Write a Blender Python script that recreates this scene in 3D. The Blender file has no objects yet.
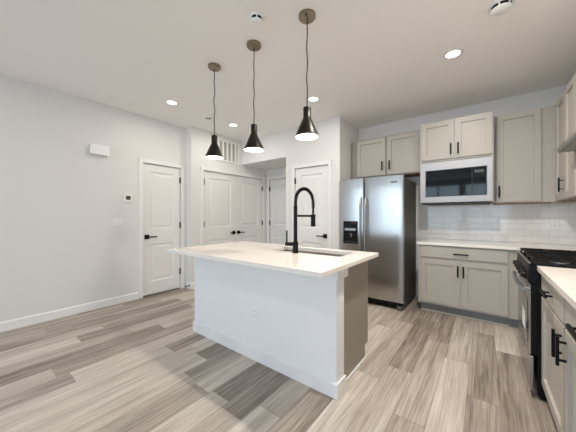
import bpy, bmesh, math, random
from mathutils import Vector, Matrix, Euler
random.seed(7)
S = bpy.context.scene
COL = S.collection
R = math.radians

# ------------------------------------------------------------------ camera, sky, exposure
cam_d = bpy.data.cameras.new('camera')
cam_d.sensor_width = 36.0
cam_d.lens = 16.0
cam_d.clip_start = 0.02
cam = bpy.data.objects.new('camera', cam_d)
COL.objects.link(cam)
cam.location = (0, 0, 1.23)
cam.rotation_euler = (R(90), 0, R(37.44))
S.camera = cam

S.view_settings.view_transform = 'Standard'
S.view_settings.look = 'None'
S.view_settings.gamma = 1
S.view_settings.use_curve_mapping = False
S.view_settings.exposure = 0.05
S.cycles.use_denoising = True
S.cycles.max_bounces = 14
S.cycles.diffuse_bounces = 8
S.cycles.sample_clamp_indirect = 6

SKY = 0.3
w = bpy.data.worlds.new('sky')
S.world = w
w.use_nodes = True
nt = w.node_tree
nt.nodes.clear()
out = nt.nodes.new('ShaderNodeOutputWorld')
bg = nt.nodes.new('ShaderNodeBackground')
sky = nt.nodes.new('ShaderNodeTexSky')
sky.sky_type = 'NISHITA'
sky.sun_disc = False
sky.sun_elevation = R(38)
sky.sun_rotation = R(20)
sky.dust_density = 2.5
bg.inputs['Strength'].default_value = SKY
nt.links.new(sky.outputs[0], bg.inputs[0])
nt.links.new(bg.outputs[0], out.inputs[0])

WX0, WX1, WY0 = -4.08, 0.94, -5.0          # left wall, right wall, rear wall
YP, YB, CH = 3.554, 4.29, 2.74             # pantry wall, kitchen back wall, ceiling height
XJ, YJ = -3.906, 2.43                      # closet wall and where it starts
WINDOWS = [(-3.98, -2.45, .35, 2.55), (-2.35, -.75, .35, 2.55), (-.65, .85, .35, 2.55)]   # rear wall windows

def area(name, loc, rot, sx, sy, power, color, parent=None, shape='RECTANGLE', spread=None):
    l = bpy.data.lights.new(name, 'AREA')
    l.shape = shape; l.size = sx; l.size_y = sy; l.energy = power; l.color = color
    if spread: l.spread = spread
    o = bpy.data.objects.new(name, l)
    o.location = loc; o.rotation_euler = rot; o.parent = parent
    COL.objects.link(o)
    return o
# daylight arriving through the panes of the rear wall
DAY = (1.0, 14.5, (0.63, 0.81, 1.0))
for i, (x0, x1, z0, z1) in enumerate(WINDOWS):
    area('daylight', ((x0+x1)/2, WY0-0.16, (z0+z1)/2), (R(90), 0, 0), x1-x0, z1-z0, DAY[1]*(x1-x0)*(z1-z0), DAY[2])
LAMP_WARM = (1.0, 0.95, 0.87)
DOWN_POWER, REAR_FILL_POWER, PEND_POWER = 5.8, 3.5, 1.3
KIT_POWER, AISLE_FILL_POWER = 7.0, 40.0
LENS_EMIT, BULB_EMIT = 5.0, 4.0

# ------------------------------------------------------------------ materials
def lin(c):
    return tuple(((v/255)/12.92 if v/255 <= .04045 else ((v/255+.055)/1.055)**2.4) for v in c)
MATS = {}
def mat(name, rgb, rough=.5, metal=0, spec=.5, bump=None, var=None, emit=None, aniso=None, coat=0):
    m = bpy.data.materials.new(name); m.use_nodes = True
    n = m.node_tree; b = n.nodes['Principled BSDF']
    c = lin(rgb) + (1,)
    b.inputs['Base Color'].default_value = c
    b.inputs['Roughness'].default_value = rough
    b.inputs['Metallic'].default_value = metal
    b.inputs['Specular IOR Level'].default_value = spec
    b.inputs['Coat Weight'].default_value = coat
    geo = n.nodes.new('ShaderNodeNewGeometry')
    if var:
        sc, amt = var
        no = n.nodes.new('ShaderNodeTexNoise'); no.inputs['Scale'].default_value = sc; no.inputs['Detail'].default_value = 3
        n.links.new(geo.outputs['Position'], no.inputs['Vector'])
        mr = n.nodes.new('ShaderNodeMapRange')
        mr.inputs['To Min'].default_value = 1-amt; mr.inputs['To Max'].default_value = 1+amt
        n.links.new(no.outputs[0], mr.inputs[0])
        hv = n.nodes.new('ShaderNodeHueSaturation'); hv.inputs['Color'].default_value = c
        n.links.new(mr.outputs[0], hv.inputs['Value'])
        n.links.new(hv.outputs[0], b.inputs['Base Color'])
    if bump:
        sc, st, stretch = bump
        mp = n.nodes.new('ShaderNodeMapping'); mp.inputs['Scale'].default_value = stretch
        no = n.nodes.new('ShaderNodeTexNoise'); no.inputs['Scale'].default_value = sc; no.inputs['Detail'].default_value = 2
        bp = n.nodes.new('ShaderNodeBump'); bp.inputs['Strength'].default_value = st; bp.inputs['Distance'].default_value = .01
        n.links.new(geo.outputs['Position'], mp.inputs[0]); n.links.new(mp.outputs[0], no.inputs['Vector'])
        n.links.new(no.outputs[0], bp.inputs['Height']); n.links.new(bp.outputs[0], b.inputs['Normal'])
    if aniso:
        tn = n.nodes.new('ShaderNodeTangent'); tn.direction_type = 'RADIAL'; tn.axis = 'Z'
        b.inputs['Anisotropic'].default_value = aniso
        n.links.new(tn.outputs[0], b.inputs['Tangent'])
    if emit:
        b.inputs['Emission Color'].default_value = emit[0] + (1,)
        b.inputs['Emission Strength'].default_value = emit[1]
    MATS[name] = m
    return m
M_WALL = mat('wall_paint', (226, 224, 222), .75, spec=.25, bump=(140, .04, (1, 1, 1)))
M_CEIL = mat('ceiling_paint', (247, 244, 241), .85, spec=.2, bump=(90, .06, (1, 1, 1)))
M_TRIM = mat('trim_paint', (236, 234, 232), .4)
M_DOOR = mat('door_paint', (233, 231, 229), .42)
M_WHITE = mat('white_panel_paint', (236, 236, 236), .5)
M_CAB = mat('greige_cabinet_paint', (178, 172, 163), .42, var=(6, .012))
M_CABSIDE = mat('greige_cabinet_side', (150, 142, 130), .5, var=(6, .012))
M_TOE = mat('toe_kick_grey', (128, 129, 130), .5)
M_WOODRAW = mat('raw_plywood', (128, 98, 74), .6, var=(20, .08))
M_BLACK = mat('matte_black_metal', (12, 11, 11), .45, spec=.22)
M_SHADE = mat('black_pendant_shade', (40, 36, 33), .36, metal=.7)
M_SHADEIN = mat('white_shade_inside', (250, 244, 232), .5)
M_NICKEL = mat('brushed_nickel', (150, 138, 120), .3, metal=1)
M_STEEL = mat('stainless_steel', (184, 183, 182), .25, metal=1, bump=(3.0, .05, (.3, .3, 2.4)), aniso=.8)
M_STEEL2 = mat('stainless_trim', (172, 172, 173), .33, metal=1)
M_SATIN = mat('satin_steel_trim', (178, 178, 180), .6, metal=1)
M_STEELD = mat('sink_steel', (176, 172, 166), .45, metal=.6)
M_GREYSIDE = mat('dark_grey_appliance_side', (84, 82, 78), .5, bump=(400, .1, (1, 1, 1)))
M_GLASSBLK = mat('black_glass', (9, 10, 11), .05, spec=.3)
M_BLKPLAST = mat('black_plastic', (12, 12, 12), .45, spec=.22)
M_ENAMEL = mat('black_enamel', (9, 9, 10), .42, spec=.2)
M_IRON = mat('cast_iron', (14, 14, 14), .6, spec=.25, bump=(200, .2, (1, 1, 1)))
M_PLASTIC = mat('white_plastic', (240, 240, 238), .35)
M_SLOT = mat('dark_slot', (60, 58, 56), .6)
M_SCREEN = mat('grey_screen', (72, 72, 72), .2)
M_PAPER = mat('white_paper', (245, 245, 245), .7)
M_QUARTZ = mat('white_quartz', (238, 230, 222), .16, var=(60, .02))
M_VENTIN = mat('vent_shadow_metal', (168, 165, 160), .6)
M_FILTER = mat('grey_filter_mesh', (150, 145, 139), .5, metal=.3)
M_LENS = mat('lit_lens', (255, 250, 240), .5, emit=((1, .92, .82), LENS_EMIT))
M_BULB = mat('lit_bulb', (255, 250, 240), .5, emit=((1, .86, .68), BULB_EMIT))
M_CORD = mat('black_cord', (26, 24, 24), .6, spec=.3)
M_GRASS = mat('yard_ground', (120, 126, 100), .9, var=(1.5, .15))

def pane_mat():
    m = bpy.data.materials.new('window_glass'); m.use_nodes = True
    n = m.node_tree; n.nodes.clear()
    o = n.nodes.new('ShaderNodeOutputMaterial'); mx = n.nodes.new('ShaderNodeMixShader')
    t = n.nodes.new('ShaderNodeBsdfTransparent'); g = n.nodes.new('ShaderNodeBsdfGlossy'); g.inputs['Roughness'].default_value = .02
    mx.inputs[0].default_value = .06
    n.links.new(t.outputs[0], mx.inputs[1]); n.links.new(g.outputs[0], mx.inputs[2]); n.links.new(mx.outputs[0], o.inputs[0])
    return m
M_PANE = pane_mat()

def floor_mat():
    m = bpy.data.materials.new('vinyl_plank_floor'); m.use_nodes = True
    n = m.node_tree; b = n.nodes['Principled BSDF']; L = n.links.new
    geo = n.nodes.new('ShaderNodeNewGeometry'); sx = n.nodes.new('ShaderNodeSeparateXYZ'); L(geo.outputs['Position'], sx.inputs[0])
    def mth(op, a, bb=None, c=None):
        k = n.nodes.new('ShaderNodeMath'); k.operation = op
        for i, v in enumerate((a, bb, c)):
            if v is None: continue
            if isinstance(v, (int, float)): k.inputs[i].default_value = v
            else: L(v, k.inputs[i])
        return k.outputs[0]
    PW, PL = .178, 1.22
    u = mth('DIVIDE', mth('ADD', sx.outputs[0], 20.03), PW); iu = mth('FLOOR', u); fu = mth('FRACT', u)
    wn = n.nodes.new('ShaderNodeTexWhiteNoise'); wn.noise_dimensions = '1D'; L(iu, wn.inputs['W'])
    v = mth('ADD', mth('DIVIDE', mth('ADD', sx.outputs[1], 20.0), PL), mth('MULTIPLY', wn.outputs[0], 7.31)); iv = mth('FLOOR', v); fv = mth('FRACT', v)
    cid = n.nodes.new('ShaderNodeCombineXYZ'); L(iu, cid.inputs[0]); L(iv, cid.inputs[1])
    wn2 = n.nodes.new('ShaderNodeTexWhiteNoise'); wn2.noise_dimensions = '2D'; L(cid.outputs[0], wn2.inputs['Vector'])
    # wood figure, stretched along the plank and shifted for each plank
    off = n.nodes.new('ShaderNodeVectorMath'); off.operation = 'MULTIPLY_ADD'
    off.inputs[1].default_value = (13.7, 13.7, 13.7); L(wn2.outputs['Color'], off.inputs[0]); L(geo.outputs['Position'], off.inputs[2])
    mp = n.nodes.new('ShaderNodeMapping'); mp.inputs['Scale'].default_value = (1, .05, 1); L(off.outputs[0], mp.inputs[0])
    g1 = n.nodes.new('ShaderNodeTexNoise'); g1.inputs['Scale'].default_value = 16; g1.inputs['Detail'].default_value = 6; g1.inputs['Roughness'].default_value = .62; g1.inputs['Distortion'].default_value = .6
    L(mp.outputs[0], g1.inputs['Vector'])
    mp2 = n.nodes.new('ShaderNodeMapping'); mp2.inputs['Scale'].default_value = (1, .03, 1); L(off.outputs[0], mp2.inputs[0])
    g2 = n.nodes.new('ShaderNodeTexNoise'); g2.inputs['Scale'].default_value = 110; g2.inputs['Detail'].default_value = 3
    L(mp2.outputs[0], g2.inputs['Vector'])
    t = mth('ADD', mth('MULTIPLY', wn2.outputs[0], .6), mth('MULTIPLY', mth('SUBTRACT', g1.outputs[0], .5), 1.3))
    t = mth('ADD', t, mth('MULTIPLY', mth('SUBTRACT', g2.outputs[0], .5), .95))
    t = mth('ADD', t, .15)
    cr = n.nodes.new('ShaderNodeValToRGB'); L(t, cr.inputs[0])
    e = cr.color_ramp.elements
    e[0].position = 0; e[0].color = lin((120, 109, 99)) + (1,)
    e[1].position = 1; e[1].color = lin((216, 207, 197)) + (1,)
    for p, c in ((.3, (160, 148, 137)), (.6, (188, 177, 166)), (.82, (205, 195, 184))):
        k = e.new(p); k.color = lin(c) + (1,)
    # joints
    du = mth('MULTIPLY', mth('MINIMUM', fu, mth('SUBTRACT', 1.0, fu)), PW)
    dv = mth('MULTIPLY', mth('MINIMUM', fv, mth('SUBTRACT', 1.0, fv)), PL)
    seam = mth('LESS_THAN', mth('MINIMUM', du, dv), .0016)
    mx = n.nodes.new('ShaderNodeMix'); mx.data_type = 'RGBA'; L(mth('MULTIPLY', seam, .55), mx.inputs[0]); L(cr.outputs[0], mx.inputs[6]); mx.inputs[7].default_value = lin((92, 80, 70)) + (1,)
    L(mx.outputs[2], b.inputs['Base Color'])
    b.inputs['Roughness'].default_value = .42
    b.inputs['Specular IOR Level'].default_value = .4
    bp = n.nodes.new('ShaderNodeBump'); bp.inputs['Strength'].default_value = .12; bp.inputs['Distance'].default_value = .003
    L(mth('SUBTRACT', g2.outputs[0], seam), bp.inputs['Height']); L(bp.outputs[0], b.inputs['Normal'])
    return m
M_FLOOR = floor_mat()

def tile_mat():
    m = bpy.data.materials.new('white_subway_tile'); m.use_nodes = True
    n = m.node_tree; b = n.nodes['Principled BSDF']; L = n.links.new
    tc = n.nodes.new('ShaderNodeTexCoord')
    mp = n.nodes.new('ShaderNodeMapping'); mp.inputs['Rotation'].default_value = (R(-90), 0, 0); L(tc.outputs['Object'], mp.inputs[0])
    br = n.nodes.new('ShaderNodeTexBrick')
    br.inputs['Scale'].default_value = 1; br.inputs['Brick Width'].default_value = .154; br.inputs['Row Height'].default_value = .0785
    br.inputs['Mortar Size'].default_value = .002; br.inputs['Mortar Smooth'].default_value = .6; br.inputs['Bias'].default_value = 0
    br.inputs['Color1'].default_value = lin((232, 229, 225)) + (1,); br.inputs['Color2'].default_value = lin((224, 221, 217)) + (1,)
    br.inputs['Mortar'].default_value = lin((198, 194, 189)) + (1,)
    L(mp.outputs[0], br.inputs['Vector']); L(br.outputs['Color'], b.inputs['Base Color'])
    no = n.nodes.new('ShaderNodeTexNoise'); no.inputs['Scale'].default_value = 9; L(tc.outputs['Object'], no.inputs['Vector'])
    su = n.nodes.new('ShaderNodeMath'); su.operation = 'SUBTRACT'; L(no.outputs[0], su.inputs[0]); L(br.outputs['Fac'], su.inputs[1])
    bp = n.nodes.new('ShaderNodeBump'); bp.inputs['Strength'].default_value = .3; bp.inputs['Distance'].default_value = .0025
    L(su.outputs[0], bp.inputs['Height']); L(bp.outputs[0], b.inputs['Normal'])
    b.inputs['Roughness'].default_value = .08
    b.inputs['Specular IOR Level'].default_value = .55
    return m
M_TILE = tile_mat()

# ------------------------------------------------------------------ mesh helpers
class MB:
    def __init__(s): s.bm = bmesh.new()
    def box(s, x0, x1, y0, y1, z0, z1, bevel=0):
        b2 = bmesh.new()
        bmesh.ops.create_cube(b2, size=1)
        for v in b2.verts:
            v.co = Vector((x0+(v.co.x+.5)*(x1-x0), y0+(v.co.y+.5)*(y1-y0), z0+(v.co.z+.5)*(z1-z0)))
        if bevel:
            bmesh.ops.bevel(b2, geom=b2.edges[:], offset=bevel, segments=2, profile=.6, affect='EDGES')
        return s.merge(b2)
    def merge(s, b2, mtx=None):
        if mtx: b2.transform(mtx)
        me = bpy.data.meshes.new('tmp'); b2.to_mesh(me); b2.free()
        s.bm.from_mesh(me); bpy.data.meshes.remove(me)
        return s
    def prism(s, pts, z0, z1, bevel=0, axis='Z'):
        b2 = bmesh.new()
        vs = [b2.verts.new((p[0], p[1], z0)) for p in pts]
        f = b2.faces.new(vs)
        r = bmesh.ops.extrude_face_region(b2, geom=[f])
        for v in r['geom']:
            if isinstance(v, bmesh.types.BMVert): v.co.z = z1
        bmesh.ops.recalc_face_normals(b2, faces=b2.faces[:])
        if bevel: bmesh.ops.bevel(b2, geom=b2.edges[:], offset=bevel, segments=2, profile=.6, affect='EDGES')
        mt = None
        if axis == 'X': mt = Matrix(((0, 0, 1, 0), (1, 0, 0, 0), (0, 1, 0, 0), (0, 0, 0, 1)))   # pts are (y, z), extrude along x
        return s.merge(b2, mt)
    def lathe(s, prof, n=32, origin=(0, 0, 0), axis=(0, 0, 1), closed=False):
        b2 = bmesh.new()
        rings = []
        for r, z in prof:
            rings.append([b2.verts.new((max(r, 1e-5)*math.cos(2*math.pi*i/n), max(r, 1e-5)*math.sin(2*math.pi*i/n), z)) for i in range(n)])
        for a, b in zip(rings, rings[1:]):
            for i in range(n): b2.faces.new((a[i], a[(i+1) % n], b[(i+1) % n], b[i]))
        if closed:
            a, b = rings[-1], rings[0]
            for i in range(n): b2.faces.new((a[i], a[(i+1) % n], b[(i+1) % n], b[i]))
        bmesh.ops.remove_doubles(b2, verts=b2.verts[:], dist=1e-4)
        bmesh.ops.recalc_face_normals(b2, faces=b2.faces[:])
        q = Vector((0, 0, 1)).rotation_difference(Vector(axis)).to_matrix().to_4x4()
        return s.merge(b2, Matrix.Translation(origin) @ q)
    def cyl(s, p0, p1, r, n=20, r1=None):
        p0, p1 = Vector(p0), Vector(p1); L = (p1-p0).length; r1 = r if r1 is None else r1
        c = min(.0012, r*.2)
        return s.lathe([(0, 0), (r-c, 0), (r, c), (r1, L-c), (r1-c, L), (0, L)], n, p0, (p1-p0).normalized())
    def tube(s, pts, r, n=10):
        b2 = bmesh.new(); pts = [Vector(p) for p in pts]; rings = []
        up = None
        for i, p in enumerate(pts):
            d = (pts[min(i+1, len(pts)-1)]-pts[max(i-1, 0)]).normalized()
            if up is None: up = d.orthogonal().normalized()
            up = (up-d*up.dot(d)).normalized(); sd = d.cross(up)
            rr = r[i] if isinstance(r, (list, tuple)) else r
            rings.append([b2.verts.new(p+rr*(math.cos(2*math.pi*k/n)*up+math.sin(2*math.pi*k/n)*sd)) for k in range(n)])
        for a, b in zip(rings, rings[1:]):
            for i in range(n): b2.faces.new((a[i], a[(i+1) % n], b[(i+1) % n], b[i]))
        b2.faces.new(rings[0]); b2.faces.new(rings[-1])
        bmesh.ops.recalc_face_normals(b2, faces=b2.faces[:])
        return s.merge(b2)
    def panel(s, x0, x1, z0, z1, yf, t, panels, steps, bevel=.0015):
        """a slab whose front (at y = yf, facing -y) carries recessed fields; steps = [(inset, depth), ...]"""
        b2 = bmesh.new()
        xs = sorted({x0, x1, *[p[0] for p in panels], *[p[1] for p in panels]})
        zs = sorted({z0, z1, *[p[2] for p in panels], *[p[3] for p in panels]})
        g = [[b2.verts.new((x, yf, z)) for z in zs] for x in xs]
        sel = []
        for i in range(len(xs)-1):
            for j in range(len(zs)-1):
                f = b2.faces.new((g[i][j], g[i+1][j], g[i+1][j+1], g[i][j+1]))
                cx, cz = (xs[i]+xs[i+1])/2, (zs[j]+zs[j+1])/2
                for k, p in enumerate(panels):
                    if p[0] < cx < p[1] and p[2] < cz < p[3]: sel.append((k, f))
        bmesh.ops.recalc_face_normals(b2, faces=b2.faces[:])
        # sides and back
        bnd = [e for e in b2.edges if e.is_boundary]
        r = bmesh.ops.extrude_edge_only(b2, edges=bnd)
        nv = [v for v in r['geom'] if isinstance(v, bmesh.types.BMVert)]
        for v in nv: v.co.y = yf+t
        ne = [e for e in r['geom'] if isinstance(e, bmesh.types.BMEdge) and e.is_boundary]
        bmesh.ops.contextual_create(b2, geom=ne)
        bmesh.ops.recalc_face_normals(b2, faces=b2.faces[:])
        for k in range(len(panels)):
            fs = [f for kk, f in sel if kk == k]
            for ins, dep in steps:
                bmesh.ops.inset_region(b2, faces=fs, thickness=ins, use_even_offset=True)
                for v in {v for f in fs for v in f.verts}: v.co.y += dep
        bmesh.ops.recalc_face_normals(b2, faces=b2.faces[:])
        return s.merge(b2)
    def done(s, name, m, parent=None, smooth=False, loc=None, rot=None):
        me = bpy.data.meshes.new(name); s.bm.to_mesh(me); s.bm.free()
        me.materials.append(m)
        if smooth:
            for p in me.polygons: p.use_smooth = True
            me.set_sharp_from_angle(angle=R(38))
        o = bpy.data.objects.new(name, me); COL.objects.link(o)
        if parent: o.parent = parent
        if loc: o.location = loc
        if rot: o.rotation_euler = rot
        return o

def tag(o, label=None, cat=None, group=None, kind=None):
    if label: o['label'] = label
    if cat: o['category'] = cat
    if group: o['group'] = group
    if kind: o['kind'] = kind
    return o
def thing(name, label, cat, loc=(0, 0, 0), rz=0, group=None, kind=None):
    o = bpy.data.objects.new(name, None); o.empty_display_size = .1
    COL.objects.link(o); o.location = loc; o.rotation_euler = (0, 0, rz)
    return tag(o, label, cat, group, kind)
def copy_tree(o, parent=None):
    c = o.copy(); COL.objects.link(c); c.parent = parent
    for ch in list(o.children): copy_tree(ch, c)
    return c
FY, FX, FNX = 0.0, R(90), R(-90)     # front faces -y, +x, -x

# ------------------------------------------------------------------ room shell
def wall(name, label, x0, x1, loc, rz, openings=(), backed=True, t=.14, rec=.06, z1=CH, m=M_WALL):
    b = MB(); t0 = rec if (backed and openings) else t
    xs = x0
    for (a, c, za, zb) in sorted(openings):
        if a > xs: b.box(xs, a, 0, t0, 0, z1)
        if zb < z1: b.box(a, c, 0, t0, zb, z1)
        if za > 0: b.box(a, c, 0, t0, 0, za)
        xs = c
    if x1 > xs: b.box(xs, x1, 0, t0, 0, z1)
    if backed and openings: b.box(x0, x1, rec, t, 0, z1)
    o = b.done(name, m, None, loc=loc, rot=(0, 0, rz))
    return tag(o, label, 'wall', kind='structure')
tag(MB().box(WX0-.3, WX1+.3, WY0-.3, YB+.3, -.12, 0).done('floor', M_FLOOR), 'grey-brown wood-look vinyl plank floor of the whole room', 'floor', kind='structure')
tag(MB().box(WX0-.3, WX1+.3, WY0-.3, YB+.3, CH, CH+.12).done('ceiling', M_CEIL), 'flat off-white ceiling over the whole room', 'ceiling', kind='structure')
D1 = (1.735, 2.331)              # left door along y
D2 = (2.665, 4.165)              # double closet door along y
D3 = (-3.80, -3.00)              # hall door along x
D4 = (-2.57, -1.93)              # pantry door along x
g_ = .009
DH = 2.032
wall('wall_left', 'long white wall with thermostat, chime box and single door', WY0, YJ, (WX0, 0, 0), FX, [(D1[0]-g_, D1[1]+g_, 0, DH+g_)])
wall('wall_closet', 'white wall holding double closet doors and the return air vent', YJ, YB, (XJ, 0, 0), FX, [(D2[0]-g_, D2[1]+g_, 0, DH+g_)], t=.3)
wall('wall_hall', 'shaded white end wall of the small hall recess', XJ, -2.765, (0, YB, 0), FY, [(D3[0]-g_, D3[1]+g_, 0, DH+g_)])
wall('wall_pantry', 'white wall with single pantry door left of the refrigerator', -2.765, -1.733, (0, YP, 0), FY, [(D4[0]-g_, D4[1]+g_, 0, DH+g_)])
tag(MB().box(-2.765, -2.645, YP+.14, YB, 0, CH).done('wall_recess', M_WALL), 'white side wall of the hall recess', 'wall', kind='structure')
tag(MB().box(-1.853, -1.733, YP+.14, YB, 0, CH).done('wall_alcove', M_WALL), 'white side wall left of the refrigerator alcove', 'wall', kind='structure')
tag(MB().box(XJ, -2.765, YP, YB, 2.27, CH).done('wall_header', M_WALL), 'white dropped header above the hall recess opening', 'wall', kind='structure')
wall('wall_kitchen', 'white back wall behind refrigerator and grey cabinets', -1.853, WX1+.14, (0, YB, 0), FY)
wall('wall_right', 'white right wall behind the gas range run', -YB, -WY0, (WX1, 0, 0), FNX)
wall('wall_rear', 'white window wall facing the kitchen from behind the viewpoint', -WX1-.14, -WX0+.14, (0, WY0, 0), R(180), [(-x1, -x0, z0, z1) for x0, x1, z0, z1 in WINDOWS], backed=False)
def window(i, label, hw, z0, z1, loc, rz):
    t = thing('window_%d' % i, label, 'window', loc, rz, kind='structure')
    h = z1-z0
    f = MB().box(-hw, -hw+.06, -.03, .03, 0, h).box(hw-.06, hw, -.03, .03, 0, h).box(-hw+.06, hw-.06, -.03, .03, 0, .06).box(-hw+.06, hw-.06, -.03, .03, h-.06, h)
    f.box(-.03, .03, -.03, .03, .06, h-.06)
    f.done('window_frame', M_TRIM, t)
    MB().box(-hw+.06, hw-.06, -.004, .004, .06, h-.06).done('pane', M_PANE, t)
for i, (x0, x1, z0, z1) in enumerate(WINDOWS):
    window(i+1, ['tall window at the left wall end of the rear wall', 'tall window in the middle of the rear wall', 'tall window at the right wall end of the rear wall'][i],
           (x1-x0)/2, z0, z1, ((x0+x1)/2, WY0-.1, z0), 0)
tag(MB().box(-30, 30, -40, WY0-.3, -.5, -.35).done('ground', M_GRASS), 'open ground outside the rear windows', 'ground', kind='structure')

def baseboard(name, label, x0, x1, loc, rz, h=.1):
    b = MB(); b.prism([(0, 0), (-.014, 0), (-.014, h-.012), (-.008, h), (0, h)], x0, x1, axis='X')
    return tag(b.done(name, M_TRIM, loc=loc, rot=(0, 0, rz)), label, 'baseboard', kind='structure')
CW = .062
baseboard('baseboard_left', 'white baseboard along the long left wall', WY0, D1[0]-CW-.002, (WX0, 0, 0), FX)
baseboard('baseboard_corner', 'short white baseboard on the jog beside the left door', WX0+.02, XJ+.014, (0, YJ, 0), FY)
baseboard('baseboard_closet', 'short white baseboard left of the closet doors', YJ, D2[0]-CW-.002, (XJ, 0, 0), FX)
baseboard('baseboard_pantry', 'white baseboard left of the pantry door', -2.765, D4[0]-CW-.002, (0, YP, 0), FY)
baseboard('baseboard_alcove', 'white baseboard right of the pantry door', D4[1]+CW+.002, -1.733, (0, YP, 0), FY)

def casing(name, label, x0, x1, loc, rz):
    b = MB()
    for a in (x0-CW, x1+.004): b.box(a, a+CW-.004, -.017, 0, 0, DH+CW, .004)
    b.box(x0-CW, x1+CW, -.0175, 0, DH+.005, DH+CW, .004)
    return tag(b.done(name, M_TRIM, loc=loc, rot=(0, 0, rz)), label, 'door trim', kind='structure')
def door_leaf(t, x0, x1, stile=.115, name=None):
    p = t
    if name: p = None
    b = MB().panel(x0, x1, .022, DH, .012, .036, [(x0+stile, x1-stile, .215, .80), (x0+stile, x1-stile, 1.03, DH-.115)],
                   [(.001, 0), (.010, .011), (.028, 0), (.014, -.007)])
    return b.done(name or 'door_panel', M_DOOR, t)
def hinges(t, x, zs=(.30, 1.08, 1.83), y=.004):
    for z in zs:
        b = MB().cyl((x, y-.008, z-.05), (x, y-.008, z+.05), .0095, 10).box(x-.013, x+.013, y-.003, y+.008, z-.048, z+.048)
        b.done('hinge', M_CORD, t, smooth=True)
def lever(t, x, z, d, name='handle'):
    b = MB().box(x-.033, x+.033, .003, .0115, z-.033, z+.033, .002)
    b.cyl((x, .004, z), (x, -.045, z), .011, 14)
    if d: b.box(min(x-d*.012, x+d*.125), max(x-d*.012, x+d*.125), -.056, -.043, z-.010, z+.010, .003)
    else: b.cyl((x, -.03, z), (x, -.06, z), .026, 18)
    return b.done(name, M_BLACK, t, smooth=False)
t = thing('door_1', 'white two-panel door in the left wall with black lever at left', 'door', (WX0, 0, 0), FX, kind='structure')
door_leaf(t, *D1, stile=.11); hinges(t, D1[1]+.003); lever(t, D1[0]+.058, .91, 1)
t = thing('door_2', 'white double closet doors with black levers below the vent', 'double door', (XJ, 0, 0), FX, kind='structure')
ym = (D2[0]+D2[1])/2
for k in (0, 1):
    lf = door_leaf(t, D2[0] if k == 0 else ym+.003, ym-.003 if k == 0 else D2[1], stile=.125, name='door_leaf')
    hinges(lf, D2[0]+.008 if k == 0 else D2[1]+.003); lever(lf, ym-.062 if k == 0 else ym+.062, .905, -1 if k == 0 else 1)
t = thing('door_3', 'white door at the back of the shaded hall recess', 'door', (0, YB, 0), FY, kind='structure')
door_leaf(t, *D3); hinges(t, D3[0]-.003); lever(t, D3[1]-.06, .91, -1)
t = thing('door_4', 'white two-panel pantry door between hall recess and refrigerator', 'door', (0, YP, 0), FY, kind='structure')
door_leaf(t, *D4); hinges(t, D4[0]-.003); lever(t, D4[1]-.06, .912, -1)
casing('trim_1', 'white casing around the single door in the left wall', *D1, (WX0, 0, 0), FX)
casing('trim_2', 'white casing around the double closet doors', *D2, (XJ, 0, 0), FX)
casing('trim_3', 'white casing around the hall recess door', *D3, (0, YB, 0), FY)
casing('trim_4', 'white casing around the pantry door', *D4, (0, YP, 0), FY)

# tiled backsplash
tag(MB().box(-.665, WX1, -.008, 0, 0, .482).done('wall_backsplash', M_TILE, loc=(0, YB, .901)), 'glossy white subway tile backsplash on the back wall', 'tile wall', kind='structure')
tag(MB().box(-4.282, -1.0, -.008, 0, 0, .482).done('wall_range_backsplash', M_TILE, loc=(WX1, 0, .901), rot=(0, 0, FNX)), 'glossy white subway tile behind the gas range', 'tile wall', kind='structure')

# ------------------------------------------------------------------ cabinets (local: front faces -y, front plane of the box at y = 0)
def pull(parent, x, z, L=.135, vertical=True, y=-.02):
    b = MB(); h = L/2; s = h*.62
    if vertical:
        b.box(x-.0085, x+.0085, y-.036, y-.024, z-h, z+h, .0015)
        for q in (-s, s): b.box(x-.0045, x+.0045, y-.026, y, z+q-.0045, z+q+.0045)
    else:
        b.box(x-h, x+h, y-.036, y-.024, z-.008, z+.008, .0015)
        for q in (-s, s): b.box(x+q-.0045, x+q+.0045, y-.026, y, z-.0045, z+.0045)
    return b.done('handle', M_BLACK, parent)
def shaker(parent, x0, x1, z0, z1, name='door', rail=.057, hx=None, hz=None, flat=False, hL=.135, hv=True):
    b = MB()
    if flat: b.box(x0, x1, -.02, 0, z0, z1, .002)
    else: b.panel(x0, x1, z0, z1, -.02, .02, [(x0+rail, x1-rail, z0+rail, z1-rail)], [(.001, 0), (.0015, .015)])
    o = b.done(name, M_CAB, parent)
    if hx is not None: pull(o, hx, hz, hL, hv)
    return o

# sink-side view: back run base cabinet
t = thing('base_cabinet', 'greige base cabinet with one wide drawer over two doors beside refrigerator', 'cabinet', (0, 3.68, 0), FY, 'base cabinets')
MB().box(-.68, .225, 0, .602, .115, .864).done('body', M_CAB, t)
MB().box(-.655, .225, .075, .6, 0, .115).done('toe_kick', M_TOE, t)
MB().box(-.66, .2251, .06, .075, 0, .02, .004).done('shoe_moulding', M_CAB, t)
shaker(t, -.65, .207, .713, .845, 'drawer', flat=True, hx=-.218, hz=.772, hL=.15, hv=False)
shaker(t, -.65, -.2285, .140, .686, hx=-.248, hz=.567)
shaker(t, -.2125, .207, .140, .686, hx=-.193, hz=.567)
t = thing('corner_cabinet', 'greige blind corner base cabinet tucked behind the range', 'cabinet', (0, 3.68, 0), FY)
MB().prism([(.2255, 0), (.30, 0), (.30, -.535), (.93, -.535), (.93, .602), (.2255, .602)], .115, .864).done('body', M_CAB, t)
MB().prism([(.2255, .075), (.375, .075), (.375, -.535), (.93, -.535), (.93, .6), (.2255, .6)], 0, .115).done('toe_kick', M_TOE, t)

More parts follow.
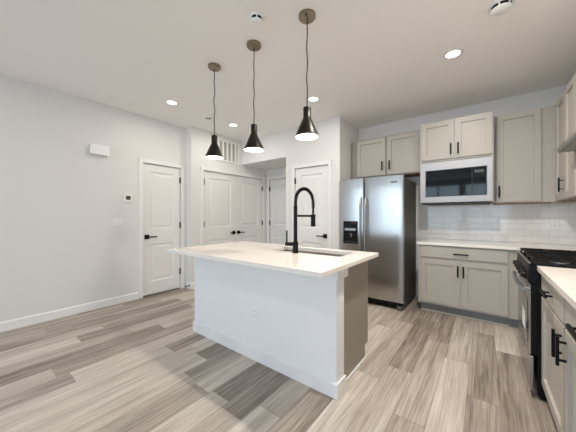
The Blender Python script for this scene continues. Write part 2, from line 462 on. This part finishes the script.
# range-side base cabinets, front at x = .30 facing -x (local x = -world y)
def right_base(y_far, y_near, label, hinge_far):
    t = thing('base_cabinet', label, 'cabinet', (.32, 0, 0), FNX, 'base cabinets')
    a, c = -y_far, -y_near
    MB().box(a, c, 0, .605, .115, .864).done('body', M_CAB, t)
    MB().box(a, c, .075, .605, 0, .115).done('toe_kick', M_TOE, t)
    shaker(t, a+.010, c-.010, .715, .850, 'drawer', flat=True, hx=(a+c)/2, hz=.785, hL=.15, hv=False)
    hx = c-.045 if hinge_far else a+.045
    shaker(t, a+.010, c-.010, .130, .700, hx=hx, hz=.605)
    return t
right_base(2.362, 1.751, 'greige base cabinet right of the range, drawer over one door', True)
right_base(1.750, 1.14, 'greige base cabinet at right picture edge, second from the range', False)

# upper cabinets
t = thing('wall_cabinet', 'greige two-door cabinet above the stainless refrigerator', 'cabinet', (0, 3.96, 0), FY, 'wall cabinets')
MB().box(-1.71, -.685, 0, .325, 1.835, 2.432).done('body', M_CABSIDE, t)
MB().box(-1.70, -.695, .004, .32, 1.829, 1.8352).done('underside', M_WOODRAW, t)
shaker(t, -1.62, -1.178, 1.85, 2.412, hx=-1.218, hz=1.985)
shaker(t, -1.152, -.705, 1.85, 2.412, hx=-1.112, hz=1.985)
t = thing('wall_cabinet', 'greige two-door cabinet standing forward above the built-in microwave', 'cabinet', (0, 3.75, 0), FY, 'wall cabinets')
MB().box(-.672, .088, 0, .535, 1.922, 2.432).done('body', M_CAB, t)
for x in (-.672, .068): MB().box(x, x+.02, 0, .535, 1.40, 1.922).done('side_panel', M_CAB, t)
MB().box(-.652, .068, 0, .535, 1.384, 1.40).done('shelf', M_SLOT, t)
shaker(t, -.65, -.294, 1.946, 2.420, hx=-.325, hz=2.055)
shaker(t, -.278, .076, 1.946, 2.420, hx=-.249, hz=2.055)
t = thing('wall_cabinet', 'tall single-door greige wall cabinet between microwave and corner', 'cabinet', (0, 3.96, 0), FY, 'wall cabinets')
MB().box(.092, .614, 0, .32, 1.385, 2.432).done('body', M_CAB, t)
MB().box(.1, .614, .004, .315, 1.378, 1.3852).done('underside', M_WOODRAW, t)
shaker(t, .122, .502, 1.398, 2.418, hx=.143, hz=1.515)
t = thing('wall_cabinet', 'greige wall cabinet on right wall between corner and range hood', 'cabinet', (.62, 0, 0), FNX, 'wall cabinets')
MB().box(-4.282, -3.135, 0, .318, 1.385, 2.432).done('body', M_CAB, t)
MB().box(-3.95, -3.14, .004, .31, 1.378, 1.3852).done('underside', M_WOODRAW, t)
shaker(t, -3.87, -3.50, 1.398, 2.418, hx=-3.535, hz=1.53)
shaker(t, -3.494, -3.146, 1.398, 2.418)
t = thing('wall_cabinet', 'short greige wall cabinet directly over the range hood', 'cabinet', (.62, 0, 0), FNX, 'wall cabinets')
MB().box(-3.134, -2.368, 0, .318, 1.835, 2.432).done('body', M_CAB, t)
shaker(t, -3.122, -2.754, 1.85, 2.418, hx=-2.79, hz=1.96)
shaker(t, -2.748, -2.380, 1.85, 2.418, hx=-2.712, hz=1.96)

# range hood
t = thing('range_hood', 'slim stainless under-cabinet range hood at right picture edge', 'range hood', (.495, 0, 1.77), FNX)
MB().prism([(0, 0), (0, .035), (.10, .063), (.442, .063), (.442, 0)], -3.132, -2.37, .002, axis='X').done('hood_body', M_STEEL2, t)
MB().box(-3.122, -2.38, .012, .432, -.004, .0).done('filter_panel', M_FILTER, t)

# ------------------------------------------------------------------ worktops
t = MB().prism([(-.69, 3.64), (.28, 3.64), (.28, 3.138), (WX1-.009, 3.138), (WX1-.009, 4.281), (-.69, 4.281)], .866, .90, .003).done('worktop', M_QUARTZ)
tag(t, 'white quartz worktop under the tiled backsplash, left of the range', 'worktop', 'worktops')
t = MB().prism([(.28, 1.12), (WX1-.009, 1.12), (WX1-.009, 2.362), (.28, 2.362)], .866, .90, .003).done('worktop', M_QUARTZ)
tag(t, 'white quartz worktop at right picture edge, this side of the range', 'worktop', 'worktops')

# ------------------------------------------------------------------ refrigerator
t = thing('refrigerator', 'stainless side-by-side refrigerator with dark grey sides and ice dispenser', 'refrigerator', (0, 3.5, 0), FY)
FXL, FXR, FXM = -1.722, -.815, -1.338
MB().box(FXL+.008, FXR-.004, .055, .765, .035, 1.735, .006).done('body', M_GREYSIDE, t)
def fdoor(x0, x1, name):
    pts = [(x0+.004, .05), (x0, .04), (x0, .018), (x0+.006, .006), (x0+.02, .0)]
    n = 8
    for i in range(1, n): 
        u = i/n; pts.append((x0+.02+(x1-x0-.04)*u, -.010*math.sin(math.pi*u)))
    pts += [(x1-.02, .0), (x1-.006, .006), (x1, .018), (x1, .04), (x1-.004, .05)]
    return MB().prism(pts, .105, 1.762)
fl = fdoor(FXL, FXM-.005, 'd').done('freezer_door', M_STEEL, t, smooth=True)
fr = fdoor(FXM+.005, FXR, 'd').done('fridge_door', M_STEEL, t, smooth=True)
for o, x in ((fl, FXM-.034), (fr, FXM+.034)):
    b = MB(); pts = []
    for i in range(25):
        u = i/24; z = .56+.93*u
        pts.append((x, -.008-.052*min(1, math.sin(math.pi*u)*2.6)**.7 if 0 < u < 1 else -.006, z))
    b.tube(pts, .0125, 12); b.done('handle', M_STEEL2, o, smooth=True)
# dispenser
dx0, dx1, dz0, dz1 = -1.64, -1.428, .835, 1.155
d = MB().panel(dx0, dx1, dz0, dz1, -.023, .02, [(dx0+.014, dx1-.014, dz0+.018, 1.005)], [(.001, 0), (.004, .010)]).done('dispenser', M_BLKPLAST, fl)
MB().box(dx0+.022, dx1-.022, -.0245, -.0228, 1.02, 1.055).done('button_strip', M_STEEL2, d)
MB().box(dx0+.125, dx1-.02, -.0245, -.0228, 1.125, 1.14).done('display', M_SCREEN, d)
MB().lathe([(0, 0), (.012, 0), (.020, .05), (.022, .055), (0, .055)], 16, ((dx0+dx1)/2+.01, -.012, .925)).done('paddle', M_STEEL2, d, smooth=True)
MB().box(dx0+.02, dx1-.02, -.030, -.0135, dz0+.019, dz0+.030).done('drip_tray', M_SLOT, d)
MB().box(-.975, -.895, -.0085, -.006, 1.667, 1.682).done('badge', M_SLOT, fr)
MB().box(FXL+.02, FXR-.02, .035, .06, .03, .098).done('kick_grille', M_BLKPLAST, t)
for x in (FXL+.03, FXR-.09): MB().box(x, x+.07, .012, .05, 0.0, .06, .006).done('foot', M_GREYSIDE, t)
for x in (FXL+.03, FXR-.09): MB().box(x, x+.05, .70, .75, 0.0, .04).done('foot', M_BLKPLAST, t)
for x in (FXL+.03, FXR-.10): MB().box(x, x+.07, .03, .12, 1.735, 1.775, .006).done('hinge_cover', M_GREYSIDE, t)

# ------------------------------------------------------------------ microwave
t = thing('microwave', 'built-in stainless microwave with black glass front under wall cabinet', 'microwave', (0, 3.75, 0), FY)
MB().box(-.648, .064, .01, .45, 1.402, 1.918).done('body', M_GREYSIDE, t)
b = MB().panel(-.662, .078, 1.402, 1.912, -.022, .02, [(-.606, .03, 1.472, 1.812)], [(.0005, 0), (.003, .012)])
b.done('trim_frame', M_SATIN, t)
MB().box(-.600, -.1135, -.018, -.0105, 1.478, 1.806, .002).done('door', M_GLASSBLK, t)
MB().box(-.112, .024, -.018, -.0105, 1.478, 1.806, .002).done('control_panel', M_GLASSBLK, t)
MB().box(-.09, .002, -.0186, -.018, 1.74, 1.775).done('display', M_SCREEN, t)

# ------------------------------------------------------------------ gas range (front at x = .25 facing -x)
t = thing('gas_range', 'black and stainless slide-in gas range with cast iron grates', 'range', (.25, 0, 0), FNX)
A, Z = -3.132, -2.37
MB().box(A, Z, .034, .675, .03, .895).done('body', M_ENAMEL, t)
MB().box(A, Z, .0, .675, .895, .908, .003).done('cooktop', M_ENAMEL, t)
MB().box(A, Z, -.010, .0, .908, .918, .002).done('front_trim', M_STEEL2, t)
cp = MB().prism([(.034, .77), (-.002, .77), (-.014, .785), (-.007, .9075), (-.0005, .9075), (-.0005, .8945), (.034, .8945)], A, Z, .002, axis='X').done('control_panel', M_ENAMEL, t)
for k in range(5):
    x = A+.09+k*(Z-A-.18)/4
    p0 = Vector((x, -.010, .815)); dv = Vector((0, -1, .06)).normalized()
    MB().cyl(p0, p0+dv*.010, .027, 20).cyl(p0+dv*.010, p0+dv*.034, .022, 20, .019).done('knob', M_BLKPLAST, cp, smooth=True)
od = MB().box(A+.004, Z-.004, .0015, .033, .295, .765, .002).done('oven_door', M_ENAMEL, t)
MB().box(A+.002, Z-.002, -.0035, .0015, .295, .765, .002).done('door_skin', M_STEEL, od)
MB().box(A+.10, Z-.10, -.006, -.0035, .34, .645, .001).done('oven_window', M_GLASSBLK, od)
b = MB().tube([(A+.05+(Z-A-.10)*i/20, -.034-.014*math.sin(math.pi*i/20), .725) for i in range(21)], .013, 12)
for x in (A+.065, Z-.065): b.cyl((x, -.003, .725), (x, -.036, .725), .010, 12)
b.done('handle', M_STEEL2, od, smooth=True)
tg = MB().box(-2.745, -2.60, -.0085, -.0062, .385, .525).done('energy_label', M_PAPER, od); tg['label'] = 'white paper label on the oven window'
dr = MB().box(A+.002, Z-.002, -.004, .016, .05, .285, .004).done('drawer', M_STEEL, t)
MB().box(A+.30, Z-.30, -.010, -.004, .23, .25, .002).done('handle', M_STEEL2, dr)
for x in (A+.05, Z-.05):
    for y in (.08, .62): MB().cyl((x, y, 0), (x, y, .032), .018, 12).done('foot', M_BLKPLAST, t)
MB().box(A+.02, Z-.02, .05, .06, .004, .03).done('toe_skirt', M_BLKPLAST, t)
burn = [(A+.16, .16, .045), (A+.16, .49, .035), ((A+Z)/2, .325, .055), (Z-.16, .16, .05), (Z-.16, .49, .03)]
for x, y, r in burn:
    bb = MB().lathe([(0, 0), (r, 0), (r, .008), (r*.85, .010), (0, .010)], 24, (x, y, .908)).done('burner', M_STEEL2, t, smooth=True)
    MB().lathe([(0, 0), (r*.8, 0), (r*.8, .006), (r*.7, .009), (0, .009)], 24, (x, y, .918)).done('burner_cap', M_IRON, bb, smooth=True)
for k in range(3):
    w3 = (Z-A-.012)/3; x0 = A+.006+k*w3+.003; x1 = x0+w3-.006
    b = MB(); y0, y1 = .012, .62; zt, zb = .944, .933
    for y in (y0, y1-.012): b.box(x0, x1, y, y+.012, zb, zt, .002)
    for x in (x0, x1-.012): b.box(x, x+.012, y0+.012, y1-.012, zb, zt, .002)
    xm = (x0+x1)/2
    b.box(xm-.005, xm+.005, y0+.012, y1-.012, zb, zt, .002)
    for y in (.16, .325, .49): b.box(x0+.012, x1-.012, y-.005, y+.005, zb, zt, .002)
    for x in (x0, x1-.012):
        for y in (y0, (y0+y1)/2-.006, y1-.012): b.box(x, x+.012, y, y+.012, .908, zb)
    b.done('grate', M_IRON, t)

# ------------------------------------------------------------------ island
t = thing('kitchen_island', 'white-panelled kitchen island with greige cabinet end in room centre', 'island', (-1.57, 1.568, 0), 0)
X0, X1 = -2.462+1.57, -.79+1.57
MB().box(X0, X1, 0, .118, 0, .871).done('back_panel', M_WHITE, t)
b = MB().box(X0-.013, X1+.013, -.014, 0, 0, .10, .003).box(X1, X1+.013, 0, .130, 0, .10, .003).box(X0-.013, X0, 0, .130, 0, .10, .003)
b.done('baseboard', M_TRIM, t)
MB().box(X1, X1+.016, -.012, .155, .798, .871, .003).done('end_cap_trim', M_TRIM, t)
MB().box(X0-.016, X0, -.012, .155, .798, .871, .003).done('end_cap_trim', M_TRIM, t)
# cabinet box is a frame around the sink bowl
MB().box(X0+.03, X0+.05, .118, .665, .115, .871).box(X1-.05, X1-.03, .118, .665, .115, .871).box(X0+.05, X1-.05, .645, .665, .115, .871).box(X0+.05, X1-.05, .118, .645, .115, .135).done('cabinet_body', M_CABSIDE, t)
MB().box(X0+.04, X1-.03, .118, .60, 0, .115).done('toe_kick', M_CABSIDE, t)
MB().box(X1-.03, X1-.018,   .131, .60, 0, .014, .002).done('shoe_moulding', M_TRIM, t)
ws = (X1-X0-.06)/4
for k in range(4):                         # kitchen-side doors (face +y)
    a = -(X1-.03)+k*ws+.006; c = a+ws-.012
    o = MB().panel(a, c, .14, .85, -.02, .02, [(a+.057, c-.057, .197, .793)], [(.001, 0), (.004, .011)]).done('door', M_CAB, t, loc=(0, .665, 0), rot=(0, 0, R(180)))
    pull(o, c-.03 if k % 2 == 0 else a+.03, .76)

# island worktop with sink cut-out
SX0, SX1, SY0, SY1 = -1.68, -.91, 1.865, 2.165
IX0, IX1, IY0, IY1 = -2.475, -.738, 1.278, 2.279
def ring_slab(x0, x1, y0, y1, hx0, hx1, hy0, hy1, z0, z1, r=.03):
    b2 = bmesh.new()
    o = [(x0, y0), (x1, y0), (x1, y1), (x0, y1)]
    h = []
    for cx, cy, a0 in ((hx0+r, hy0+r, 180), (hx1-r, hy0+r, 270), (hx1-r, hy1-r, 0), (hx0+r, hy1-r, 90)):
        h.append([(cx+r*math.cos(R(a0+18*i)), cy+r*math.sin(R(a0+18*i))) for i in range(6)])
    for z, flip in ((z0, True), (z1, False)):
        ov = [b2.verts.new((*p, z)) for p in o]; hv = [[b2.verts.new((*p, z)) for p in q] for q in h]
        for i in range(4):
            j = (i+1) % 4
            f = [ov[i], ov[j], hv[j][0], hv[i][-1]]
            b2.faces.new(f[::-1] if flip else f)
            for k in range(5):
                f = [ov[i], hv[i][k+1], hv[i][k]]
                b2.faces.new(f[::-1] if flip else f)
        if flip: lo = (ov, [v for q in hv for v in q])
        else: hi = (ov, [v for q in hv for v in q])
    for k, rev in ((0, False), (1, True)):
        n = len(lo[k])
        for i in range(n):
            f = [lo[k][i], lo[k][(i+1) % n], hi[k][(i+1) % n], hi[k][i]]
            b2.faces.new(f[::-1] if rev else f)
    bmesh.ops.recalc_face_normals(b2, faces=b2.faces[:])
    return b2
m_ = MB(); m_.merge(ring_slab(IX0, IX1, IY0, IY1, SX0, SX1, SY0, SY1, .873, .906))
o = m_.done('island_worktop', M_QUARTZ)
bv = o.modifiers.new('soft_edge', 'BEVEL'); bv.width = .003; bv.segments = 2; bv.limit_method = 'ANGLE'; bv.angle_limit = R(60)
tag(o, 'white quartz worktop of the island with undermount sink opening', 'worktop', 'worktops')
t = thing('sink', 'stainless undermount sink bowl sunk in the island worktop', 'sink', ((SX0+SX1)/2, (SY0+SY1)/2, .645), 0)
hw, hd = (SX1-SX0)/2+.006, (SY1-SY0)/2+.006
b2 = ring_slab(-hw-.02, hw+.02, -hd-.02, hd+.02, -hw, hw, -hd, hd, .2245, .2275)
b = MB(); b.merge(b2)
b.box(-hw-.003, hw+.003, -hd-.003, hd+.003, .0, .004).box(-hw-.003, -hw, -hd, hd, .004, .2245).box(hw, hw+.003, -hd, hd, .004, .2245).box(-hw, hw, -hd-.003, -hd, .004, .2245).box(-hw, hw, hd, hd+.003, .004, .2245)
b.done('bowl', M_STEELD, t)
MB().lathe([(0, 0), (.045, 0), (.045, .003), (.03, .004), (.02, .002), (0, .002)], 24, (.0, .05, .004)).done('drain', M_STEEL2, t, smooth=True)

# faucet: spring pull-down
t = thing('faucet', 'black spring pull-down faucet at the island sink', 'faucet', (-1.315, 1.825, .906), 0)
MB().cyl((0, 0, 0), (0, 0, .006), .029, 24).cyl((0, 0, .006), (0, 0, .10), .0245, 24).done('base', M_BLACK, t, smooth=True)
MB().cyl((0, 0, .10), (0, 0, .415), .0165, 20).done('post', M_BLACK, t, smooth=True)
AX = Vector((.045, .245, 0)).normalized(); ar = .115
def arc(z0, n=40):
    pts = [Vector((0, 0, .415)), Vector((0, 0, z0))]
    for i in range(1, n): 
        a = math.pi*i/n
        pts.append(AX*(ar-ar*math.cos(a))+Vector((0, 0, z0+ar*1.05*math.sin(a))))
    pts += [AX*2*ar+Vector((0, 0, z0)), AX*2*ar+Vector((0, 0, z0-.05))]
    return pts
cl = arc(.45)
MB().tube(cl, .0075, 10).done('hose', M_BLACK, t, smooth=True)
# coil around the hose
def resample(pts, n):
    d = [0]
    for a, c in zip(pts, pts[1:]): d.append(d[-1]+(c-a).length)
    o = []; j = 0
    for i in range(n):
        s = d[-1]*i/(n-1)
        while j < len(pts)-2 and d[j+1] < s: j += 1
        o.append(pts[j].lerp(pts[j+1], (s-d[j])/max(1e-9, d[j+1]-d[j])))
    return o
N = 900; rp = resample(cl, N); coil = []
sd = Vector((0, 0, 1)).cross(AX)
for i, p in enumerate(rp):
    tg_ = (rp[min(i+1, N-1)]-rp[max(i-1, 0)]).normalized(); nn = sd.cross(tg_).normalized(); a = i/N*2*math.pi*46
    coil.append(p+.0135*(math.cos(a)*sd+math.sin(a)*nn))
MB().tube(coil, .0032, 6).done('spring', M_BLACK, t, smooth=True)
hp = AX*2*ar
MB().cyl(hp+Vector((0, 0, .41)), hp+Vector((0, 0, .31)), .010, 16).cyl(hp+Vector((0, 0, .32)), hp+Vector((0, 0, .225)), .0205, 20, .0225).done('spray_head', M_BLACK, t, smooth=True)
MB().cyl(AX*.01+Vector((0, 0, .325)), AX*(2*ar-.008)+Vector((0, 0, .325)), .009, 14).cyl(hp+Vector((0, 0, .312)), hp+Vector((0, 0, .338)), .0235, 18).done('support_arm', M_BLACK, t, smooth=True)
LV = Vector((-1, -.35, 0)).normalized()
MB().cyl(LV*.018+Vector((0, 0, .076)), LV*.092+Vector((0, 0, .076)), .0165, 18).cyl(LV*.080+Vector((0, 0, .08)), LV*.080+Vector((0, 0, .195)), .0068, 12).done('lever_handle', M_BLACK, t, smooth=True)

# ------------------------------------------------------------------ wall plates and devices
def outlet(label, loc, rz):
    t = thing('electrical_outlet', label, 'outlet', loc, rz, 'electrical outlets')
    MB().box(-.036, .036, -.006, 0, -.058, .058, .003).done('plate', M_PLASTIC, t)
    for z in (-.02, .02):
        r = MB().box(-.016, .016, -.0085, -.006, z-.014, z+.014, .0012).done('receptacle', M_PLASTIC, t)
        MB().box(-.0085, -.006, -.0089, -.0084, z-.006, z+.006).box(.006, .0085, -.0089, -.0084, z-.006, z+.006).box(-.002, .002, -.0089, -.0084, z-.011, z-.008).done('slot', M_SLOT, r)
    return t
outlet('white duplex outlet on the white island back panel', (-1.565, 1.568, .40), FY)
outlet('white duplex outlet on the tiles below the microwave', (-.235, YB-.008, 1.12), FY)
outlet('white duplex outlet on the tiles near the right corner', (.66, YB-.008, 1.14), FY)
t = thing('light_switch', 'white double switch plate on left wall below the thermostat', 'light switch', (WX0, 1.404, 1.14), FX)
MB().box(-.06, .06, -.006, 0, -.058, .058, .003).done('plate', M_PLASTIC, t)
for x in (-.024, .024): MB().box(x-.0165, x+.0165, -.0095, -.006, -.034, .034, .0015).done('rocker', M_PLASTIC, t)
t = thing('thermostat', 'small white thermostat with dark screen left of the single door', 'thermostat', (WX0, 1.523, 1.485), FX)
MB().box(-.053, .053, -.020, 0, -.055, .055, .006).done('housing', M_PLASTIC, t)
MB().box(-.028, .034, -.0208, -.0198, -.022, .034).done('screen', M_SCREEN, t)
t = thing('door_chime', 'white boxy door chime high on the left wall', 'door chime', (WX0, 1.18, 2.105), FX)
MB().box(-.105, .105, -.055, -.004, -.065, .065, .006).done('cover', M_PLASTIC, t)
MB().box(-.095, .095, -.004, 0, -.055, .055).done('back_plate', M_PLASTIC, t)
t = thing('door_stop', 'small black-tipped door stop on baseboard beside the left door', 'door stop', (-3.945, YJ-.014, .055), FY)
MB().cyl((0, 0, 0), (0, -.055, 0), .006, 10).cyl((0, 0, 0), (0, -.004, 0), .014, 14).done('spring_rod', M_BLACK, t, smooth=True)
MB().cyl((0, -.055, 0), (0, -.072, 0), .011, 12).done('tip', M_BLACK, t, smooth=True)
# return-air vent
VX0, VX1, VZ0, VZ1 = 2.90, 3.47, 2.26, 2.665
t = thing('air_vent', 'white return air grille with upright blades above the closet doors', 'vent', (XJ, 0, 0), FX)
MB().box(VX0, VX0+.03, -.012, 0, VZ0, VZ1, .002).box(VX1-.03, VX1, -.012, 0, VZ0, VZ1, .002).box(VX0+.03, VX1-.03, -.012, 0, VZ0, VZ0+.03, .002).box(VX0+.03, VX1-.03, -.012, 0, VZ1-.03, VZ1, .002).done('frame', M_TRIM, t)
MB().box(VX0+.03, VX1-.03, -.003, 0, VZ0+.03, VZ1-.03).done('back_panel', M_VENTIN, t)
nb = 5
for k in range(nb):
    x = VX0+.03+(k+.5)*(VX1-VX0-.06)/nb
    MB().box(x-.018, x+.018, -.011, -.003, VZ0+.03, VZ1-.03, .001).done('blade', M_TRIM, t)

# ------------------------------------------------------------------ ceiling fixtures
def downlight(power, x, y, label):
    t = thing('recessed_light', label, 'ceiling light', (x, y, CH), 0, 'recessed ceiling lights')
    MB().lathe([(.057, -.0005), (.059, -.006), (.080, -.005), (.086, 0), (.057, 0)], 40).done('trim_ring', M_TRIM, t, smooth=True)
    MB().lathe([(0, -.003), (.0585, -.003), (.0585, -.0005), (0, -.0005)], 40).done('lens', M_LENS, t, smooth=True)
    area('downlight_beam', (0, 0, -.012), (0, 0, 0),   .11, .11, power, LAMP_WARM, t, 'DISK')
    return t
for pw, x, y, lb in ((DOWN_POWER, -3.295, 1.765, 'lit recessed ceiling light nearest the left wall door'), (DOWN_POWER, -3.30, 2.82, 'lit recessed ceiling light in front of the closet vent'),
                 (DOWN_POWER, -1.746, 2.82, 'lit recessed ceiling light in front of the pantry door'), (KIT_POWER, -.229, 2.825, 'lit recessed ceiling light in front of the microwave')):
    downlight(pw, x, y, lb)
for pw, x, y, lb in ((AISLE_FILL_POWER, -.229, 1.765, 'added unseen ceiling light brightening the aisle beside the range'), (REAR_FILL_POWER, -.229, -.45, 'added unseen ceiling light behind the viewpoint, nearest the right wall'),  # aisle lamp is added out of view to brighten the kitchen
                 (REAR_FILL_POWER, -1.746, -.45, 'added unseen ceiling light behind the viewpoint, middle of its row'), (REAR_FILL_POWER, -3.3, -.45, 'added unseen ceiling light behind the viewpoint, nearest the left wall')):  # the three rear lamps are invented, unseen extra light for the room
    downlight(pw, x, y, lb)

def detector(x, y, r, label):
    t = thing('smoke_detector', label, 'smoke detector', (x, y, CH), 0, 'smoke detectors')
    MB().lathe([(0, 0), (r, 0), (r, -.010), (r*.96, -.013), (0, -.013)], 36).done('base_plate', M_PLASTIC, t, smooth=True)
    MB().lathe([(0, -.013), (r*.84, -.013), (r*.84, -.032), (0, -.032)], 36).done('vent_ring', M_BLKPLAST, t, smooth=True)
    b = MB().lathe([(0, -.032), (r*.86, -.032), (r*.87, -.035), (r*.70, -.045), (0, -.047)], 36)
    for k in range(6):
        a = k*math.pi/3+.3; c, s_ = math.cos(a)*r*.8, math.sin(a)*r*.8
        b.box(c-.005, c+.005, s_-.005, s_+.005, -.033, -.012)
    b.done('cover', M_PLASTIC, t, smooth=True)
detector(-1.374, 1.40, .055, 'white smoke detector on ceiling above the middle pendant')
detector(.097, 2.38, .072, 'larger white smoke detector at upper right of the ceiling')
detector(-3.37, 2.385, .045, 'small detector on ceiling beside the leftmost pendant cord')

# pendants
def pendant(x, y, ztop, rot, label):
    t = thing('pendant_lamp', label, 'pendant lamp', (x, y, CH), rot, 'pendant lamps over the island')
    MB().lathe([(0, 0), (.062, 0), (.063, -.004), (.063, -.020), (.058, -.026), (0, -.027)], 40).done('canopy', M_NICKEL, t, smooth=True)
    for s in (-1, 1): MB().cyl((s*.035, 0, -.0265), (s*.035, 0, -.033), .006, 10).done('screw', M_NICKEL, t, smooth=True)
    zb = ztop-CH
    pts = []
    for i in range(41):
        u = i/40; k = math.sin(math.pi*u)
        pts.append((.004*math.sin(u*23)*k, .004*math.cos(u*19)*k, -.026+(zb+.026)*u))
    MB().tube(pts, .0042, 8).done('cord', M_CORD, t, smooth=True)
    so = MB().lathe([(0, 0), (.0265, 0), (.0285, -.003), (.0290, -.010), (.0290, -.078), (.0315, -.082), (.0895, -.212), (.0905, -.222), (.0885, -.222), (.0295, -.086), (.026, -.078), (0, -.078)], 48, (0, 0, zb))
    sh = so.done('lamp_shade', M_SHADE, t, smooth=True)
    MB().lathe([(.0275, -.0865), (.0878, -.2215), (.0870, -.2215), (.026, -.0865)], 48, (0, 0, zb), closed=True).done('shade_lining', M_SHADEIN, sh, smooth=True)
    MB().lathe([(0, -.080), (.013, -.080), (.014, -.10), (.026, -.125), (.030, -.145), (.026, -.165), (.015, -.178), (0, -.181)], 24, (0, 0, zb)).done('bulb', M_BULB, t, smooth=True)
    l = bpy.data.lights.new('bulb_glow', 'POINT'); l.energy = PEND_POWER; l.color = LAMP_WARM; l.shadow_soft_size = .02
    o = bpy.data.objects.new('bulb_glow', l); o.parent = t; o.location = (0, 0, zb-.20); COL.objects.link(o)
    return t
pendant(-2.157, 1.597, 2.040, .3, 'leftmost black cone pendant lamp hanging over the island')
pendant(-1.607, 1.606, 2.032, 1.2, 'middle black cone pendant lamp hanging over the island')
pendant(-1.056, 1.615, 2.045, 1.9, 'rightmost black cone pendant lamp hanging over the island')
